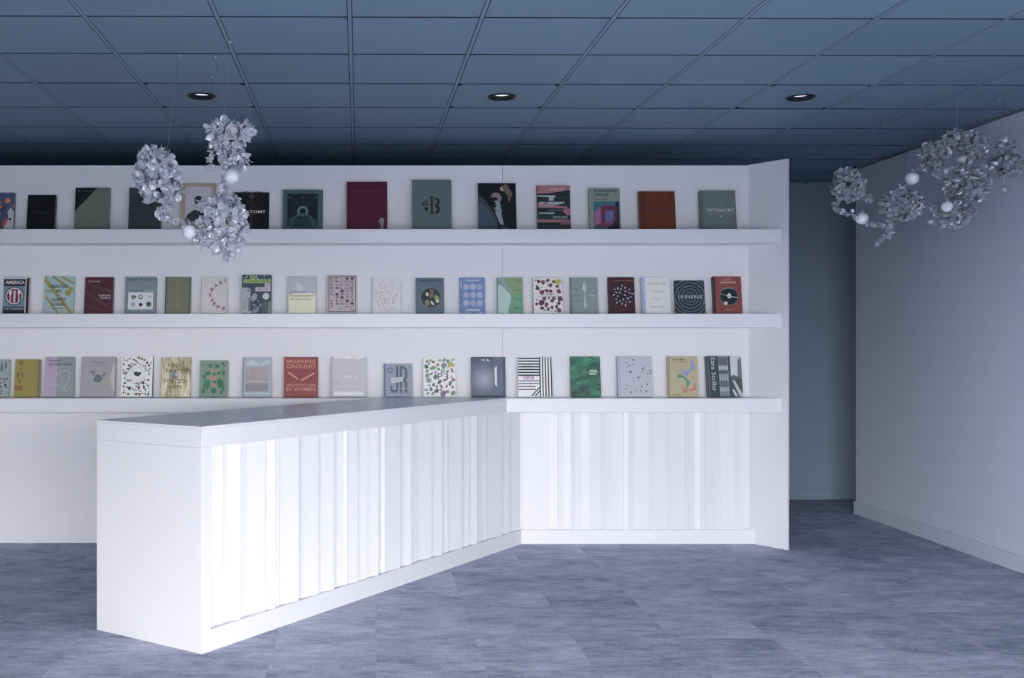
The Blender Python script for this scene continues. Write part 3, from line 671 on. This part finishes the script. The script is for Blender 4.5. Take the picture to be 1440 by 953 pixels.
UNI = ramp_mat('star_trail_print', [(.0, '122030'), (.5, '1b2e42'), (.8, '2c4054'), (1, '5c6e84')], '2', f_rings(13, 3.5, .1225))
book(2, 950.6, 992, 395.5, .035, '1c2c3e', 'square dark navy book with circling star trails', cover=UNI, art=lambda a: a.T('UNIVERSE', .5, .5, .84, .085, 'a9b0c0', bold=0))
def a_(a):
    a.R(0, 0, .06, 1, '25292f').T('SOVIET', .52, .93, .26, .035, 'b08c94').T('SPACE', .52, .885, .36, .03, 'a87a80').T('GRAPHICS', .52, .835, .58, .05, 'c0a6b4', bold=.03)
    a.D(.54, .46, .33, '5c7080').D(.54, .46, .31, '12202a').O(.54, .46, .29, .305, '8a9aa6', a0=60, a1=130).P([(.33, .29), (.42, .33), (.5, .28), (.44, .22), (.36, .23)], 'b4b6c6').L(.25, .53, .48, .47, .022, '8a9a9e').L(.62, .45, .86, .42, .03, 'b6b4ba').D(.55, .47, .07, 'c4c6d2', .09).D(.54, .46, .025, '303c48')
    a.G(.55, .1, .3, .015, 14, 'b08c90').G(.55, .07, .18, .012, 8, 'a8787c')
book(2, 1004, 1043.6, 390, .04, '7c3f3c', 'brick red book with a black porthole disc', spine='22272c', art=a_)

# ---- lowest shelf
def a_(a):
    a.scatter(30, ['3a444c', '5c6a72', '2c343c', '74848a'], .03, .07, 12, .04, .05, .95, .45, jag=.35); a.G(.7, .48, .5, .05, 6, '2a343e').G(.8, .85, .1, .2, 2, '3a464e').G(.6, .8, .1, .24, 2, '2f3a44')
    a.scatter(8, ['5c6a72', '6e7e86'], .03, .05, 13, .5, .55, .95, .95)
book(3, -16, 12, 506, .03, '93a3aa', 'pale grey green book cut off at the left edge of the lowest shelf', art=a_)
def a_(a):
    c = '7a5240'
    a.G(.23, .92, .16, .14, 3, c, 1).D(.22, .74, .035, '5c5834', .03).G(.21, .58, .26, .14, 4, c, 5).G(.2, .42, .12, .11, 3, c, 2).G(.2, .24, .3, .15, 4, c, 7).G(.17, .07, .3, .012, 16, '7e7638').R(.93, 0, 1, 1, '6e7260')
book(3, 19.5, 55, 506, .035, '938949', 'mustard yellow book with brown tall lettering down its left', art=a_)
def a_(a):
    a.R(0, 0, .42, 1, 'ab99bd').T('Finn Juhl', .33, .9, .42, .06, '3a3b52', bold=.02).T('Life Work World', .52, .81, .8, .06, '3a3b52', bold=.02).G(.2, .72, .16, .02, 6, '7c7490')
    pts = [(.42, .5), (.5, .6), (.65, .65), (.8, .66), (.88, .58), (.84, .4), (.74, .26), (.66, .22)]
    for p, q in zip(pts, pts[1:]): a.L(*p, *q, .018, 'bdbfca')
    for p, q in zip([(.15, .32), (.3, .3), (.5, .28), (.66, .22), (.76, .12)], [(.3, .3), (.5, .28), (.66, .22), (.76, .12), (.8, .15)]): a.L(*p, *q, .018, 'b4b6c2')
    a.O(.5, .42, .13, .145, 'a9acb6', a0=-60, a1=200).O(.28, .25, .12, .13, '9d93b0', a0=30, a1=250)
book(3, 62, 103, 502.5, .035, '88949b', 'half lilac half grey book with a white chair outline', art=a_)
def a_(a):
    a.T('Wilderness', .5, .86, .42, .06, '6c7078', bold=0).G(.5, .77, .72, .02, 30, '8b8e98').D(.5, .47, .08, '5c636c', .1).P([(.36, .4), (.42, .5), (.58, .5), (.64, .44), (.56, .36), (.44, .36)], '646b74')
    for p, q in (((.42, .5), (.34, .6)), ((.34, .6), (.28, .66)), ((.36, .58), (.4, .66)), ((.33, .61), (.27, .6)), ((.58, .49), (.66, .54)), ((.66, .54), (.74, .58)), ((.66, .54), (.68, .62)), ((.62, .5), (.7, .5))): a.L(*p, *q, .035, '6d747c')
    a.D(.79, .36, .1, 'a39d92').P([(1, .1), (1, .88), (.92, .75), (.87, .55), (.88, .35), (.94, .18)], 'b9b7be').G(.5, .25, .34, .02, 16, '868a94')
book(3, 113.5, 161.5, 502.5, .04, '9a9aa6', 'grey book with a dark antlered animal and a tan dot', art=a_)
def a_(a):
    sk = lambda u, v: math.hypot(u - .52, (v - .56) * 1.25) < .34
    a.scatter(62, ['3a5a48', '6b2a3a', '2c3c54', '5c7a5c', '7a4c3a', '3a3440', '9a8a4a', '4a7a6c', '7c3a44'], .025, .055, 21, .06, .05, .95, .97, skip=sk, asp=(.4, 1), jag=.3)
    a.D(.52, .56, .235, 'd2ccd8').D(.52, .56, .21, 'dddbe6').P([(.4, .6), (.5, .61), (.58, .59), (.64, .61), (.63, .55), (.57, .5), (.5, .5), (.42, .53)], '263a50')
    for k, q in enumerate('UNITED STATES'):
        th = R_(160 - k * 11.7)
        if q != ' ': a.T(q, .52 + .3 * math.cos(th), .56 + .24 * math.sin(th), .05, .05, '24384e', rot=th - math.pi / 2, bold=.03)
    for k, q in enumerate('OF AMERICA'):
        th = R_(218 + k * 11.7)
        if q != ' ': a.T(q, .52 + .3 * math.cos(th), .56 + .24 * math.sin(th), .05, .05, '24384e', rot=th + math.pi / 2, bold=.03)
book(3, 169.5, 213.8, 501, .03, 'dfdfe9', 'white illustrated book ringed with colourful icons and a navy map', spine='3a4a6c', art=a_)
GOLD = ramp_mat('gold_foil_print', [(.28, '5c5a44'), (.42, 'a39b7a'), (.55, 'cfc8ac'), (.75, 'ece8da')], '3', f_noise(14, (2.2, 1, .5), 4, 1.5), .3, .35)
def a_(a):
    for t, v, w, c in (('FOLK', .79, .46, '23292c'), ('PARTY', .65, .6, '23292c'), ('FORCED', .39, .74, '3c4240'), ('WORK', .25, .54, '3c4240')): a.T(t, .48, v, w, .1, c, bold=.0)
    a.D(.49, .525, .11, '707a96').D(.53, .55, .06, 'aab2cc')
book(3, 225.5, 267, 503, .025, 'b4aa84', 'shiny gold foil book with dark uneven capitals', cover=GOLD, art=a_)
def a_(a):
    g = ['337a5c', '2f7458', '3b8062']; r = random.Random(5)
    for u, v, q, w in ((.36, .84, .09, .8), (.62, .83, .1, .8), (.82, .9, .05, 1), (.88, .84, .04, 1), (.3, .64, .1, .8), (.52, .62, .05, 1.2), (.68, .64, .05, 1.4), (.85, .65, .07, 1.3), (.27, .32, .14, 1.3), (.74, .36, .13, 1.4), (.53, .4, .06, .8), (.51, .16, .1, 1.0), (.14, .16, .05, 2), (.78, .12, .05, 1.7), (.86, .22, .05, 1.6), (.16, .55, .06, 1.5)):
        a.D(u, v, q, r.choice(g), q * w, r.uniform(-.4, .4), 12, .25, r)
    for u0, v0, u1, v1 in ((.1, .1, .2, .8), (.9, .1, .8, .9), (.15, .2, .3, .55)): a.L(u0, v0, u1, v1, .02, '4a8a70')
    a.R(.39, .68, .6, .76, 'b38f86').R(.27, .47, .68, .555, 'b38f86').R(.39, .275, .59, .36, 'b38f86').G(.5, .72, .18, .05, 3, '8f7a70').G(.48, .51, .36, .05, 9, '8f7a70').G(.49, .32, .18, .05, 6, '8f7a70')
book(3, 280.5, 319.8, 507.5, .03, '7c948c', 'small sage book covered with green leaves and pink title bars', art=a_)
def a_(a):
    a.R(.09, .13, .9, .75, 'ab9fae').R(.09, .13, .9, .34, '8d8c9c').P([(.09, .34), (.5, .37), (.9, .34), (.9, .37), (.5, .4), (.09, .37)], 'b9b4c2').R(.09, .13, .9, .16, '9a8c90').R(0, 0, .04, 1, '7c8ca6').R(.3, .42, .45, .7, 'a498a8').P([(.05, .8), (.3, .95), (.6, .8), (.9, .97), (.97, .85), (.6, .78)], 'bac2d6').R(.04, .06, 1, .1, 'b9c2d6')
book(3, 341.3, 381, 503, .03, 'a4b0c8', 'pale blue wrapped book with a dusty pink picture', art=a_)
def a_(a):
    c = 'c08878'
    for t, v, w, h in (('BREAKING', .89, .86, .085), ('GROUND', .765, .86, .105), ('ARCHITECTURE', .285, .86, .07), ('BY WOMEN', .185, .86, .095)): a.T(t, .5, v, w, h, c, bold=.02)
    a.L(.13, .61, .42, .44, .045, 'c8968a').L(.5, .4, .9, .59, .045, 'c8968a').G(.18, .06, .24, .015, 14, 'b06c6c').G(.83, .085, .22, .02, 7, 'b8807c')
book(3, 399, 446.8, 503, .035, '8e3b42', 'red architecture book with two slanting pink bars and bold title', art=a_)
def a_(a):
    a.R(.08, .03, .92, .12, 'dedee8').P([(.05, .99), (.15, .95), (.3, .97), (.45, .94), (.6, .97), (.8, .94), (.95, .98), (.95, 1), (.05, 1)], 'e6e6ee').G(.55, .5, .4, .08, 8, 'd4d4e0', 3).R(.2, .79, .5, .8, 'a9a9bc').R(.0, .0, .03, 1, 'b2b2c4').P([(.02, .33), (.1, .3), (.3, .36), (.1, .36)], 'b0b0c4').R(.55, .6, .85, .605, 'b0b0c2')
book(3, 466.5, 514.8, 502.5, .045, 'c2c2d2', 'white book wrapped in clear shiny plastic', art=a_, rough=.2)
def a_(a):
    c = '4c6070'
    a.R(0, 0, .05, 1, '5c6c84').R(.43, .28, .51, .93, c).O(.36, .25, .07, .15, c, a0=180, a1=360).R(.43, .24, .51, .3, c).R(.21, .25, .29, .32, c)
    a.R(.56, .12, .63, .93, c).O(.68, .79, .06, .14, c, a0=0, a1=90).R(.62, .84, .69, .93, c).R(.74, .6, .82, .8, c).O(.68, .6, .06, .14, c, a0=-90, a1=0).O(.68, .4, .06, .14, c, a0=0, a1=90).R(.74, .12, .82, .42, c).R(.36, .12, .37, .16, c)
    a.O(.22, .8, .06, .1, '52667a').P([(.26, .4), (.66, .46), (.68, .6), (.25, .565)], 'c0becc').G(.46, .53, .3, .035, 9, '9c96a4').G(.45, .47, .28, .03, 9, '9c96a4').R(.06, .24, 1, .255, 'a0a8c0').R(.06, .03, 1, .06, '98a2bc')
book(3, 540, 580, 512, .03, '8a92ac', 'smaller blue grey book with two giant letters and a white sticker', art=a_)
def a_(a):
    sk = lambda u, v: .4 < u < .84 and .42 < v < .64
    a.scatter(46, ['8a8cb0', '6c8c86', '9a7a80', '5c7478', 'a4aabc', '77967c', '7a6a94', '4a6266', 'b09a80', '9c6c74', '8494a0'], .05, .105, 31, .08, .07, .94, .95, skip=sk, asp=(.5, .9), jag=.12, mind=.86)
    a.D(.84, .83, .075, 'b2b24e').T('P', .52, .52, .15, .16, '36424e', bold=0).T('3', .71, .51, .14, .165, '36424e', bold=0)
book(3, 595.5, 641, 504, .03, 'dcdce6', 'white book patterned with many multicoloured pebbles', art=a_)
DOOR = ramp_mat('brushed_panel_print', [(0, '3c4a60'), (.45, '5c6880'), (1, '9a98b2')], '3', f_sphere(-.03, .13, 6.0))
def a_(a):
    a.P([(.64, 0), (1, 0), (1, 1), (.64, 1)], '56657e').R(.93, 0, 1, 1, '41516a').P([(.68, .72), (.75, .78), (.75, .25), (.68, .3)], 'cfc9d2').G(.41, .93, .2, .045, 4, 'c9cbd8').G(.5, .905, .1, .03, 3, 'c9cbd8').G(.15, .6, .1, .016, 6, 'b9bccc').R(0, 0, 1, .03, '34445a').R(0, .97, .64, 1, '384860')
book(3, 663.3, 711, 503, .04, '5a6880', 'dark steel blue book with a slim white upright bar', cover=DOOR, art=a_)
def a_(a):
    K = '22283a'
    for k in range(12):
        if k == 7: continue
        v = .965 - k * .071; t = .036 if k < 7 else .022
        if k >= 7: v -= 0
        a.R(.01, v - t / 2, .655 if k < 10 else .52, v + t / 2, K)
    for k in range(5): a.R(.635 + k * .083, 0, .668 + k * .083, 1, K)
    a.L(.645, .24, .40, .02, .035, K).L(.66, .16, .5, .02, .035, K).T('LESS IS', .32, .5, .32, .045, 'a45a9c', bold=.04).T('A BORE', .32, .45, .32, .045, 'a45a9c', bold=.04).G(.3, .79, .3, .02, 14, 'b89cc0').G(.3, .72, .32, .02, 16, 'b89cc0')
book(3, 728.5, 776.3, 503, .035, 'e2e2ec', 'white book with bold black horizontal and vertical stripes', art=a_)
CLOUD = ramp_mat('green_cloud_print', [(.3, '102c30'), (.48, '1c5c4c'), (.66, '2f8a68')], '3', f_noise(13, (1, 1, 1.5), 4, .6))
def a_(a):
    a.T('ANA', .76, .64, .26, .055, 'd0dcdc', bold=.05).T('ROŠ', .76, .575, .26, .065, 'd0dcdc', bold=.05)
    for t, v in (('SUN', .5), ('AND', .44), ('RAIN', .38)): a.T(t, .76, v, .26, .04, '16423c', bold=.03)
book(3, 803.5, 845, 502, .035, '1f6a54', 'deep green cloudy book with small white capitals', cover=CLOUD, art=a_)
def a_(a):
    a.R(0, 0, .08, 1, 'a8a8c2').scatter(44, ['5c6070', '7c8090', '3c4250', '8a8474', '6c6c84'], .012, .034, 41, .14, .06, .95, .93, asp=(.5, 1), jag=.2)
    a.G(.5, .93, .7, .012, 9, '9a9ab0')
book(3, 868.8, 917.4, 502, .04, 'b4b4ca', 'lavender grey book with scattered dark speckles', art=a_)
def a_(a):
    def star(p, c): a.P(p, c)
    star([(.36, .74), (.55, .62), (.7, .64), (.64, .5), (.58, .52), (.5, .58)], '7a90cc'); star([(.76, .92), (.96, .7), (.8, .66), (.62, .5), (.7, .64), (.78, .72)], '7a90cc')
    star([(.2, .34), (.36, .56), (.46, .48), (.58, .46), (.42, .54), (.3, .46)], '4a9488'); star([(.4, .58), (.56, .48), (.74, .36), (.58, .16), (.6, .36), (.5, .46)], '4a9488')
    star([(.42, .34), (.5, .08), (.7, .16), (.56, .16), (.5, .22)], 'c06a6c'); star([(.86, .4), (.92, .16), (.66, .14), (.56, .08), (.7, .18), (.82, .2)], 'c06a6c')
    a.T('Herman Miller', .37, .92, .42, .04, '3c3c34').T('A Way of Living', .39, .86, .46, .04, '3c3c34', shear=.2).R(0, 0, .06, 1, 'a0967c').G(.26, .05, .26, .03, 10, '7c7460')
book(3, 940.3, 982, 502, .04, 'b0a68a', 'tan book with blue, green and red curved triangles', art=a_)
def a_(a):
    a.R(0, 0, .34, 1, '34434e').R(.03, 0, .06, 1, '5a6874').R(.34, 0, .62, 1, '7d8798')
    for k, (v0, v1, c) in enumerate(((.66, .75, 'b4bac8'), (.56, .64, '49545f'), (.4, .55, '98a2b2'), (.24, .38, '5c6874'), (.12, .22, 'a4acba'), (.78, .97, '5c6672'))): a.R(.35, v0, .6, v1, c)
    for u in (.4, .47, .54): a.R(u, 0, u + .015, 1, '4a5460')
    a.R(.62, 0, .68, 1, '3c4854').R(.68, .5, 1, 1, 'bfc3d0').P([(.88, .5), (.9, .9), (1, .98), (1, .45)], '66707c').P([(.68, 0), (.68, .45), (1, .42), (1, 0)], '46515c').P([(.72, .4), (.78, .4), (1, .05), (1, 0), (.9, 0)], 'b4b8c6').P([(.7, .16), (.74, .18), (.86, 0), (.78, 0)], 'c0c4d0').P([(.68, .5), (.78, .54), (.9, .44), (.68, .42)], '58636e')
    a.T('Ezra Stoller', .19, .54, .84 * a.h / a.w, .13 * a.w / a.h, 'b6bfca', rot=-math.pi / 2, bold=0)
book(3, 994.6, 1043, 502, .045, '4c5862', 'black and white photo book with a vertical white title', art=a_)

# ---------------------------------------------------------------- hanging sculptures of curled petals and globes
M_petal = mat('silvery_white_petal', (.62, .63, .69), .30, .6, .12, 14, .35)
M_globe = mat('opal_globe', (.84, .84, .88), .3, .5, .01, 5)
M_wire = mat('steel_wire', (.30, .34, .40), .4, .5, 0, 5, .3)
def pt(px, py, d): return Vector((wx(px, d), d, wz(py, d)))
def petals(pts, seed):
    """pts: list of (centre Vector, outward Vector, size)"""
    r = random.Random(seed); V = []; FF = []
    rings = (0, .38, .72, 1.0); n = 9
    for c, nrm, sz in pts:
        w = (nrm.normalized() + Vector((r.gauss(0, .55), r.gauss(0, .55), r.gauss(0, .55)))).normalized()
        u = w.orthogonal().normalized(); u.rotate(Matrix.Rotation(r.uniform(0, 6.28), 3, w)); v = w.cross(u)
        a1, a2, a3 = r.uniform(0, 6.28), r.uniform(0, 6.28), r.uniform(0, 6.28)
        cup = r.uniform(.1, 1.3); sad = r.uniform(.5, 1.1); st = r.uniform(.65, 1.5)
        b = len(V); V.append(c)
        for q in rings[1:]:
            for k in range(n):
                p = 2 * math.pi * k / n
                rad = sz * q * (1 + .28 * math.sin(2 * p + a1) + .18 * math.sin(3 * p + a3) * q)
                h = sz * (cup * q * q + sad * q * q * math.sin(2 * p + a2) + .28 * q * q * q * math.sin(4 * p + a3))
                V.append(c + u * (rad * math.cos(p) * st) + v * (rad * math.sin(p)) + w * h)
        for k in range(n): FF.append((b, b + 1 + k, b + 1 + (k + 1) % n))
        for q in range(2):
            for k in range(n):
                i0 = b + 1 + q * n + k; i1 = b + 1 + q * n + (k + 1) % n
                FF.append((i0, i0 + n, i1 + n, i1))
    return V, FF
def blob(cx, cy, rx, ry, d, n, sz, seed, tilt=0, hollow=.45):
    r = random.Random(seed); s = d / F; C_ = pt(cx, cy, d); rx, ry = rx * s, ry * s; rd = (rx + ry) / 2 * .9; out = []
    n = int(n * 1.35); sz *= .74
    for k in range(n):
        t = Vector((r.gauss(0, 1), r.gauss(0, 1), r.gauss(0, 1))).normalized(); q = hollow + (1 - hollow) * r.random() ** .45
        x, z = t.x * rx * q, t.z * ry * q
        out.append((C_ + Vector((x * math.cos(tilt) - z * math.sin(tilt), t.y * rd * q, x * math.sin(tilt) + z * math.cos(tilt))), t, sz * r.uniform(.6, 1.15)))
    return out
def chain(path, sz, seed, spread=.35, step=.6):
    """small petals strung along a line of 3D points"""
    r = random.Random(seed); out = []
    for p, q in zip(path, path[1:]):
        k = max(1, int((q - p).length / (sz * step)))
        for i in range(k):
            t = Vector((r.gauss(0, 1), r.gauss(0, 1), r.gauss(0, 1))).normalized()
            out.append((p.lerp(q, (i + r.random()) / k) + t * sz * spread, t, sz * r.uniform(.6, 1.1)))
    return out
def tube(name, path, rad, m, parent, n=6):
    V = []; FF = []
    for i, p in enumerate(path):
        d = (path[min(i + 1, len(path) - 1)] - path[max(i - 1, 0)]).normalized(); u = d.orthogonal().normalized(); v = d.cross(u)
        V += [p + u * rad * math.cos(2 * math.pi * k / n) + v * rad * math.sin(2 * math.pi * k / n) for k in range(n)]
    for i in range(len(path) - 1):
        for k in range(n): FF.append((i * n + k, i * n + (k + 1) % n, (i + 1) * n + (k + 1) % n, (i + 1) * n + k))
    FF += [tuple(range(n))[::-1], tuple((len(path) - 1) * n + k for k in range(n))]
    o = link(name, mesh(name, V, FF, m, smooth=True)); attach(o, parent); return o
def attach(o, parent):
    o.parent = parent; o.matrix_parent_inverse = Matrix.Translation(-Vector(parent.location))
M_petal_shaded = mat('silvery_petal_shaded', (.40, .43, .48), .34, .6, .15, 14, .4)  # darker copy of the petal material, dim light put into its colour
def petal_part(parent, pts, seed, name='petal_cluster'):
    V, FF = petals(pts, seed)
    o = link(name, mesh(name, V, FF, M_petal if seed < 20 or seed > 40 else M_petal_shaded, smooth=True)); attach(o, parent)
    s = o.modifiers.new('thickness', 'SOLIDIFY'); s.thickness = .0045; s.offset = 0
    u = o.modifiers.new('smooth', 'SUBSURF'); u.levels = 1; u.render_levels = 1
    o['kind'] = 'stuff'; return o
def globe(parent, px, py, r, d):
    c = pt(px, py, d); R = r * d / F
    prof = [(R * math.sin(R_(a)), -R * math.cos(R_(a))) for a in range(0, 181, 12)]
    prof[0] = (.0008, prof[0][1]); prof[-1] = (.0008, prof[-1][1])
    v, f = lathe(prof, 28); o = link('globe', mesh('globe', [Vector(q) + c for q in v], f, M_globe, smooth=True)); attach(o, parent)
    v, f = lathe([(R * .3, -.0), (R * .34, .012), (R * .2, .02), (.002, .022)], 16)
    k = link('globe_collar', mesh('globe_collar', [Vector(q) + c + Vector((0, 0, R * .94)) for q in v], f, M_wire, smooth=True)); k.parent = o
def wire(parent, a, b):
    w_o = tube('hanging_wire', [a, a.lerp(b, .5), b], .0011, M_wire, parent, 5)
    v, f = lathe([(.010, 0), (.010, -.006), (.003, -.010), (.001, -.018)], 14)
    o = link('ceiling_cap', mesh('ceiling_cap', [Vector(q) + b for q in v], f, M_wire, smooth=True)); o.parent = w_o
def ceil_pt(px, py):
    d = (CEIL - .001 - EYE) * F / (HY - py); return Vector((wx(px, d), d, CEIL - .001))

# left sculpture
D1 = 5.25
s1 = tag(empty('hanging_sculpture', pt(305, 290, D1)), 'white hanging sculpture of curled petals with two globes, left above the counter', 'sculpture', 'hanging petal sculptures')
petal_part(s1, blob(222, 250, 29, 40, D1, 150, .032, 1, .35), 1)
petal_part(s1, chain([pt(200, 215, D1), pt(212, 224, D1), pt(218, 240, D1)], .02, 15) + chain([pt(222, 212, D1), pt(240, 222, D1), pt(247, 245, D1)], .024, 16), 16, 'petal_spray')
petal_part(s1, chain([pt(236, 284, D1), pt(222, 298, D1), pt(240, 306, D1), pt(256, 316, D1), pt(264, 324, D1)], .023, 2, .3), 2, 'petal_strand')
petal_part(s1, blob(323, 188, 30, 19, D1 + .03, 95, .034, 3), 3)
petal_part(s1, blob(327, 221, 20, 16, D1 + .02, 48, .030, 4, 0, .2) + chain([pt(308, 206, D1), pt(296, 216, D1), pt(293, 234, D1), pt(302, 238, D1)], .018, 41, .25), 4)
petal_part(s1, chain([pt(318, 255, D1), pt(315, 266, D1), pt(312, 278, D1)], .02, 5, .3), 5, 'petal_strand')
petal_part(s1, blob(313, 312, 31, 38, D1 - .02, 175, .034, 6), 6)
petal_part(s1, chain([pt(272, 338, D1), pt(284, 342, D1), pt(296, 338, D1)], .03, 7, .5), 7, 'petal_strand')
petal_part(s1, chain([pt(274, 286, D1), pt(290, 284, D1), pt(304, 292, D1)], .028, 72, .4) + chain([pt(300, 358, D1), pt(320, 362, D1), pt(340, 350, D1)], .026, 71, .5) + chain([pt(330, 316, D1), pt(347, 320, D1)], .024, 73, .4), 71, 'petal_spray')
globe(s1, 325.8, 248.3, 11, D1 - .08); globe(s1, 266.5, 326, 10, D1 - .02)
wire(s1, pt(235, 214, D1), ceil_pt(252, 78)); wire(s1, pt(315.5, 168, D1 + .03), ceil_pt(323.5, 58)); wire(s1, pt(318, 172, D1 + .05), ceil_pt(303, 80)); wire(s1, pt(305, 172, D1 + .06), ceil_pt(297, 108))

# right sculpture
D2 = 6.35
def z8(x, y): return 1140 + x / 4.333, 150 + y / 4.333
def b8(x, y, rx, ry, n, sz, seed, dd=0, tilt=0, hollow=.45): return blob(*z8(x, y), rx / 4.333, ry / 4.333, D2 + dd, n, sz, seed, tilt, hollow)
def c8(pts, sz, seed, dd=0, spread=.35): return chain([pt(*z8(*p), D2 + dd) for p in pts], sz, seed, spread)
s2 = tag(empty('hanging_sculpture', pt(1310, 260, D2)), 'grey white hanging sculpture of curled petals with four globes, beside the right wall', 'sculpture', 'hanging petal sculptures')
petal_part(s2, b8(230, 480, 90, 95, 120, .030, 21, .1) + c8([(300, 540), (380, 562)], .02, 22, .1), 21)
petal_part(s2, c8([(150, 570), (150, 625), (215, 640), (270, 660)], .026, 23, .08), 23, 'petal_strand')
petal_part(s2, c8([(345, 715), (400, 718), (450, 735)], .022, 24, .05) + c8([(500, 700), (480, 770), (415, 825)], .024, 25, .05), 24, 'petal_strand')
petal_part(s2, b8(560, 600, 112, 85, 150, .031, 26, .02), 26)
petal_part(s2, c8([(500, 540), (530, 520), (580, 470)], .02, 27, 0, .25), 27, 'petal_strand')
petal_part(s2, b8(755, 285, 82, 60, 90, .030, 28, .06) + c8([(650, 395), (690, 370), (720, 330)], .026, 29, .05) + c8([(760, 330), (770, 400)], .022, 30, .05), 28)
petal_part(s2, b8(880, 195, 50, 38, 34, .030, 31, .02) + b8(985, 235, 78, 72, 90, .031, 32, .0), 32)
petal_part(s2, b8(940, 470, 125, 100, 170, .033, 33, -.05, -.2), 33)
petal_part(s2, b8(860, 650, 118, 66, 115, .032, 34, -.06), 34)
petal_part(s2, c8([(810, 410), (900, 385), (1000, 370), (1100, 345), (1200, 350), (1270, 320)], .032, 35, -.1, .6) + c8([(1270, 320), (1240, 270), (1180, 240), (1120, 220)], .03, 36, .05, .6), 35, 'petal_ring')
petal_part(s2, b8(1200, 350, 85, 62, 80, .030, 37, -.04, -.2) + c8([(1150, 400), (1160, 480)], .024, 38, -.04), 37)
for gx, gy, gr, dd in ((617, 437, 9, 0), (312, 680, 8.5, .07), (830, 608, 7.6, -.20), (930, 330, 8, .0)): globe(s2, *z8(gx, gy), gr, D2 + dd)
wire(s2, pt(*z8(318, 372), D2 + .1), ceil_pt(*z8(452, 98))); wire(s2, pt(*z8(760, 235), D2 + .06), ceil_pt(*z8(742, 95)))
wire(s2, pt(*z8(890, 160), D2 + .02), ceil_pt(*z8(893, -30))); wire(s2, pt(*z8(572, 510), D2 + .02), ceil_pt(*z8(595, 90))); wire(s2, pt(*z8(1180, 300), D2), ceil_pt(*z8(1150, -40)))
